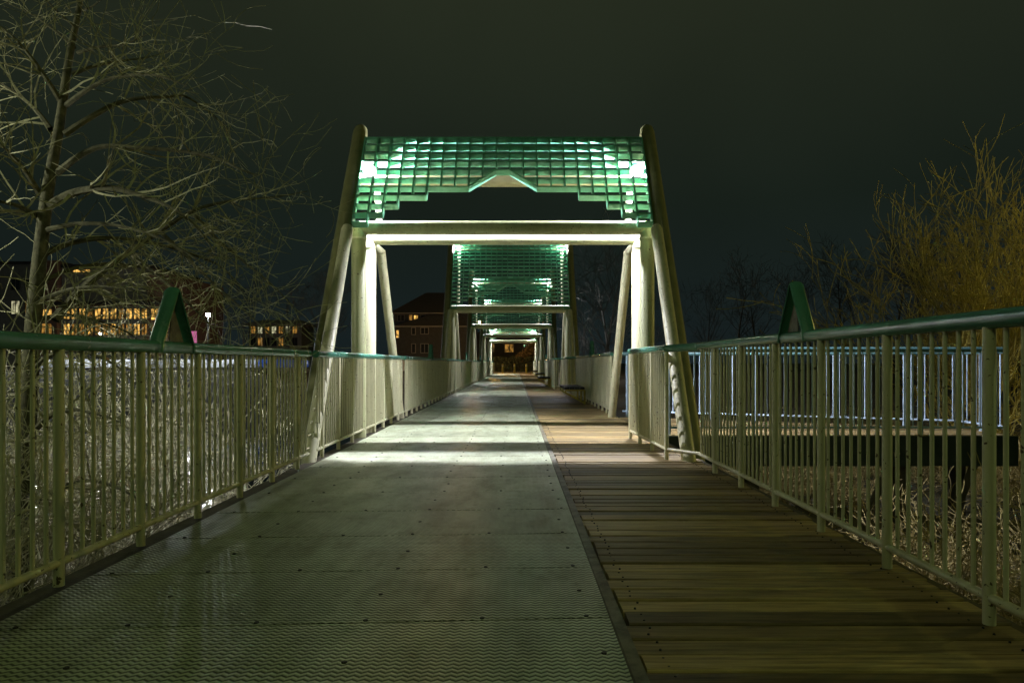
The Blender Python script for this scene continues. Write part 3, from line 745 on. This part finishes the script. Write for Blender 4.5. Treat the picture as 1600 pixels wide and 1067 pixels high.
# ---- left tree, limbs following the photograph's silhouette at about 8 m
random.seed(42)
TREE = [MB(), MB(), MB(), MB()]
def smooth_poly(pts, n=3):
    out = []
    for i in range(len(pts)-1):
        p0 = pts[max(0,i-1)]; p1 = pts[i]; p2 = pts[i+1]; p3 = pts[min(len(pts)-1,i+2)]
        for j in range(n):
            t = j/n; out.append(.5*((2*p1) + (p2-p0)*t + (2*p0-5*p1+4*p2-p3)*t*t + (3*p1-p0-3*p2+p3)*t**3))
    out.append(pts[-1]); return out
PT = dict(seg=[8,7,6,4], bend=[.3,.55,.7,.8], wob=[.05,.09,.13,.14], up=[.1,-.02,.02,.05], rmin=.0031, taper=.85, sides=[8,5,3,3],
          kids=[0,6,4,0], t0=[.2,.12,.15,0], ang=[(30,70),(30,80),(30,75),(30,60)], len=[(.4,.6),(.28,.55),(.3,.6),(.3,.5)], rr=.55)
c = lambda x, y: (x*.3748, y*.375)
def limb(pl, d0, d1, r0, r1, kids=9, crop=True, klen=(.5,1.3), lev=1):
    pl = [c(*q) if crop else q for q in pl]; n = len(pl)
    pts = [at(q[0], q[1], d0 + (d1-d0)*i/(n-1) + random.uniform(-.08,.08)*(i>0)) for i, q in enumerate(pl)]
    pts = smooth_poly(pts, 3); m_ = len(pts)
    rad = [r0 + (r1-r0)*(i/(m_-1))**.8 for i in range(m_)]
    TREE[lev].tube(pts, rad, 6, cap=False)
    for _ in range(kids):
        i = random.randrange(max(1, m_//8), m_-1); ax = (pts[i+1]-pts[i]).normalized(); per = ax.cross(rvec()).normalized()
        a = R(random.uniform(30,80)); grow(TREE, pts[i], ax*math.cos(a)+per*math.sin(a), random.uniform(*klen), max(.004, rad[i]*.5), 2, 3, dict(PT, kids=[0,5,4,0]))
trunk_px = [(30,1250),(34,1000),(38,760),(48,560),(60,420),(74,300),(92,200),(108,90),(124,10),(136,-90)]
tp = smooth_poly([at(x, y, 8.0) for x, y in trunk_px], 3)
tr = [.145 - .125*(i/(len(tp)-1))**.75 for i in range(len(tp))]
TREE[0].tube(tp, tr, 12, cap=False)
limb([(240,720),(330,650),(430,610),(560,615),(700,625),(830,640),(920,665),(1000,705),(1075,730),(1105,715)], 8, 7.2, .040, .006, 20)
limb([(270,560),(360,500),(480,435),(580,410),(700,405),(765,400),(850,450),(920,510),(960,550)], 8, 8.9, .042, .005, 20)
limb([(275,440),(370,370),(470,325),(600,310),(690,325),(780,360)], 8, 7.3, .034, .005, 16)
limb([(300,310),(380,280),(500,255),(620,240),(720,210)], 8, 8.6, .028, .004, 12)
limb([(325,220),(420,195),(520,185),(630,135)], 8, 7.6, .024, .004, 8)
limb([(340,45),(380,30),(420,0)], 8, 7.8, .016, .005, 3)
limb([(200,860),(300,805),(420,785),(520,795),(640,835),(740,880),(830,960),(900,1060)], 8, 7.0, .055, .006, 22)
limb([(85,500),(110,470),(150,432),(200,395),(250,362),(300,330),(360,314),(430,308),(480,299)], 8, 8.4, .062, .006, 24, crop=False)
limb([(300,332),(340,375),(385,412),(430,450),(470,492)], 8.3, 8.0, .026, .004, 18, crop=False)
limb([(250,362),(290,400),(330,440),(375,480),(420,520),(445,545)], 8.2, 7.4, .026, .004, 18, crop=False)
limb([(200,395),(240,425),(290,470),(330,510),(350,540)], 8.2, 7.3, .024, .004, 14, crop=False)
limb([(62,400),(110,380),(170,372),(240,380),(300,398),(350,420),(390,470)], 8, 9.2, .04, .005, 20, crop=False)
limb([(70,360),(120,350),(180,352),(250,372),(310,408),(345,450)], 8, 6.9, .035, .004, 18, crop=False)
limb([(60,470),(110,452),(170,448),(230,462),(280,498)], 8, 7.3, .03, .004, 18, crop=False)
limb([(55,500),(100,492),(150,500),(200,520),(236,548)], 8, 8.8, .03, .004, 16, crop=False)
limb([(64,440),(120,418),(185,412),(250,428),(300,470)], 8, 9.0, .03, .004, 18, crop=False)
limb([(250,420),(200,340),(130,240),(60,160),(0,110)], 8, 7.4, .036, .010, 14)
limb([(210,540),(150,460),(80,400),(0,345)], 8, 8.7, .036, .010, 14)
limb([(165,810),(110,720),(60,660),(0,600)], 8, 7.4, .04, .012, 14)
limb([(310,200),(230,130),(130,60),(20,10)], 8, 8.8, .022, .006, 10)
limb([(320,120),(250,60),(190,0)], 8, 7.5, .016, .006, 6)
limb([(150,900),(80,860),(0,840)], 8, 7.4, .04, .015, 10)
limb([(40,600),(70,560),(120,548),(180,570),(230,620)], 8, 7.0, .04, .006, 14, crop=False)
limb([(38,700),(70,655),(120,640),(190,660)], 8, 6.8, .045, .007, 14, crop=False)
limb([(36,800),(80,770),(140,750),(200,770),(260,810)], 8, 7.2, .04, .006, 14, crop=False)
lt = tag(empty('bare_tree', tuple(at(30,1250,8.0)*1.0)), 'large bare tree with arching branches behind the near left railing', 'tree')
inv = Matrix.Translation(-lt.location)
for i, (nme, mt) in enumerate((('trunk','bark'),('branch','bark'),('twigs','twig'),('fine_twigs','twig'))):
    me = TREE[i].mesh(nme, mt, i < 2); me.transform(inv); link(nme, me, lt)

# ---- shrubs: tangles of stems, a few variants copied
def shrub_mesh(nm_, h, spread, n_st, kids, m, r=.010, lean=.5, droop=-.3):
    P = dict(seg=[7,5,4], bend=[.6,.7,.8], wob=[.07,.12,.14], up=[droop,.0,.05], rmin=.0050, taper=.8, sides=[4,3,3], kids=[kids,3,0], t0=[.12,.2,0],
             ang=[(25,85),(25,80),(20,60)], len=[(.2,.5),(.35,.7),(.3,.5)], rr=.6)
    bs = [MB(), MB(), MB()]
    for _ in range(n_st):
        a = random.uniform(0, 2*math.pi); s = random.random()**.6*spread
        p = Vector((math.cos(a)*s*.6, math.sin(a)*s*.6, -.15)); d = Vector((math.cos(a)*lean*random.uniform(.2,1.6), math.sin(a)*lean*random.uniform(.2,1.6), 1))
        grow(bs, p, d, h*random.uniform(.7,1.25), r*random.uniform(.6,1.4), 0, 2, P)
    for q in bs:                          # keep the tangle off the bridge
        for i_, (vx, vy, vz) in enumerate(q.v):
            rr_ = math.hypot(vx, vy)
            if rr_ > 1.5: k_ = (1.5 + .6*(1-math.exp(-(rr_-1.5)/.6)))/rr_; q.v[i_] = (vx*k_, vy*k_, vz)
    allb = MB()
    for q in bs:
        o_ = len(allb.v); allb.v += q.v; allb.f += [tuple(i+o_ for i in f_) for f_ in q.f]
    return allb.mesh(nm_, m)
LS = [shrub_mesh('stems', 3.3, 1.0, 30, 9, 'twig', .013, .6, -.45) for _ in range(3)]
RS = [shrub_mesh('stems', 1.5, .9, 60, 6, 'drytwig', .007, 1.0, -1.1) for _ in range(3)]
def place(me, x, y, s, nm_, lb, cat, grp, dz=0):
    t = tag(empty(nm_, (x, y, gh(x,y)+dz), random.uniform(0,6.28)), lb, cat, grp); t.scale = (s, s, s*random.uniform(.9,1.1))
    link('stems', me, t); return t
left_sp = []
for yy in (2.6, 4.2, 5.8, 7.4, 9.0, 10.8, 12.8):
    for xx in (-5.1, -7.2, -9.6):
        left_sp.append((xx + random.uniform(-.4,.1), yy + random.uniform(-.4,.4)))
for (x, y) in left_sp:
    place(random.choice(LS), x, y, random.uniform(.85,1.12), 'shrub', 'tangled bare shrub with pale twigs on the bank behind the left railing', 'shrub', 'bare shrubs behind the left railing')
for (x, y) in [(random.uniform(5.0,14), random.uniform(9,24)) for _ in range(34)] + [(random.uniform(5.2,8), random.uniform(4,9)) for _ in range(8)]:
    if 2 < x < 8.6 and 11 < y < 15.5: continue
    place(random.choice(RS), x, y, random.uniform(.8,1.25), 'shrub', 'dry yellow shrub on the bank below the right railing', 'shrub', 'dry shrubs below the right railing')

# ---- yellow willows on the right
def willow(loc, h, n_st, lean_x, label, seed, spread=1.0):
    random.seed(seed)
    P = dict(seg=[8,7,5,4], bend=[.35,.45,.5,.5], wob=[.05,.07,.09,.1], up=[.25,.55,.7,.5], rmin=.0085, taper=.88, sides=[6,4,3,3], kids=[8,7,3,0], t0=[.22,.18,.15,0],
             ang=[(20,55),(20,50),(18,45),(15,40)], len=[(.4,.65),(.35,.6),(.35,.6),(.3,.5)], rr=.52)
    bs = [MB(), MB(), MB(), MB()]
    for _ in range(n_st):
        d = Vector((random.gauss(lean_x,.36*spread), random.gauss(-.1,.4*spread), 1)).normalized()
        grow(bs, Vector((random.uniform(-.25,.25), random.uniform(-.25,.25), -.2)), d, h*random.uniform(.55,.85), random.uniform(.05,.085), 0, 3, P)
    t = tag(empty('willow_tree', loc), label, 'tree', 'yellow bare willows at right')
    bs[0].build('trunk', 'willow', t, True); bs[1].build('branch', 'willow', t)
    o_ = len(bs[2].v); bs[2].v += bs[3].v; bs[2].f += [tuple(i+o_ for i in f_) for f_ in bs[3].f]
    bs[2].build('twigs', 'willow', t)
    return t
willow((12.2, 17.5, gh(12.2,17.5)), 7.2, 15, -.30, 'yellow-lit bare willow spreading over the end of the overlook platform', 3)
willow((17.5, 22.0, gh(17.5,22)), 7.6, 10, -.10, 'taller yellow bare willow at the right picture edge', 5, .7)

# ---- generic dark bare trees for the far shores
def bare_tree_meshes(seed, h):
    random.seed(seed)
    P = dict(seg=[8,7,5,4], bend=[.15,.4,.6,.6], wob=[.03,.07,.1,.1], up=[.2,.5,.4,.3], rmin=.010, taper=.86, sides=[6,4,3,3], kids=[14,7,4,0], t0=[.25,.2,.2,0],
             ang=[(25,60),(25,55),(25,55),(20,50)], len=[(.3,.5),(.35,.55),(.35,.6),(.3,.5)], rr=.5)
    bs = [MB(), MB(), MB(), MB()]
    grow(bs, Vector((0,0,-.3)), Vector((0,0,1)), h, h*.016, 0, 3, P)
    o_ = len(bs[2].v); bs[2].v += bs[3].v; bs[2].f += [tuple(i+o_ for i in f_) for f_ in bs[3].f]
    o_ = len(bs[1].v); bs[1].v += bs[2].v; bs[1].f += [tuple(i+o_ for i in f_) for f_ in bs[2].f]
    return bs[0].mesh('trunk', 'darktree', True), bs[1].mesh('crown', 'darktree')
BT = [bare_tree_meshes(s, 9.0) for s in (11, 12, 13)]
random.seed(21)
def far_tree(px_, d, s, lb, grp):
    x = CX + (px_-805)*d/F
    t = tag(empty('bare_tree', (x, d, gh(x, d)), random.uniform(0,6.28)), lb, 'tree', grp); t.scale = (s,s,s)
    a, b_ = random.choice(BT); link('trunk', a, t); link('crown', b_, t)
for px_, d, s in ((1060,70,.95),(1100,62,.85),(1150,75,1.1),(1190,66,.9),(1235,72,1.1),(1275,60,.95),(1315,70,1.2),(1352,58,1.05),(1395,64,1.25),(1440,55,1.1),(1500,60,1.2)):
    far_tree(px_, d, s, 'dark bare tree in the tree line behind the right finial', 'dark trees beyond the overlook')
for px_, d, s in ((455,82,1.0),(490,76,.95),(520,84,1.1),(380,95,1.2),(345,90,.9)):
    far_tree(px_, d, s, 'dark bare tree on the far shore left of the nearest gate', 'dark trees on the far left shore')
far_tree(933, 34, .85, 'slim bare tree between the second gate and the right posts of the nearest gate', None)
far_tree(960, 40, .95, 'bare tree close behind the right struts of the nearest gate', None)
far_tree(912, 46, .7, 'small bare tree right beside the pylon of the second gate', None)

# ---- hedge and amber tree at the bridge end
def leafy(name, parent, m, c_, rx, ry, rz, n, sz):
    b = MB()
    for _ in range(n):
        v = rvec().normalized() * random.random()**.4
        p = Vector((c_[0]+v.x*rx, c_[1]+v.y*ry, c_[2]+v.z*rz)); a = rvec().normalized(); q = a.cross(rvec()).normalized(); s = sz*random.uniform(.6,1.4)
        i = len(b.v); b.v += [tuple(p+a*s), tuple(p+q*s*.6), tuple(p-a*s), tuple(p-q*s*.6)]; b.f.append((i,i+1,i+2,i+3))
    return b.build(name, m, parent)
hd = tag(empty('hedge', (CX, 92, -.1)), 'dark clipped hedge behind the three bollards', 'hedge')
b = MB()
for _ in range(5000):
    p = Vector((random.uniform(-7,7), random.uniform(-.6,.6), random.uniform(0,2.1)+random.gauss(0,.06))); a = rvec().normalized(); q = a.cross(rvec()).normalized(); s = random.uniform(.08,.16)
    i = len(b.v); b.v += [tuple(p+a*s), tuple(p+q*s*.6), tuple(p-a*s), tuple(p-q*s*.6)]; b.f.append((i,i+1,i+2,i+3))
b.build('leaves', 'hedge', hd)
p = at(828, 545, 96); am = tag(empty('leafy_tree', (p.x, 96, -.1)), 'amber-lit round bush seen through the farthest gate', 'tree')
MB().tube([(0,0,-.3),(.05,0,1.2),(0,.1,2.4)], [.14,.11,.06], 8).build('trunk', 'darktree', am, True)
for (x, z, r) in ((0,2.6,1.3),(-1.1,2.1,.9),(1.2,2.2,1.0),(.4,3.4,.8)): leafy('crown', am, 'leaf', (x,0,z), r, r, r*.85, 500, .16)
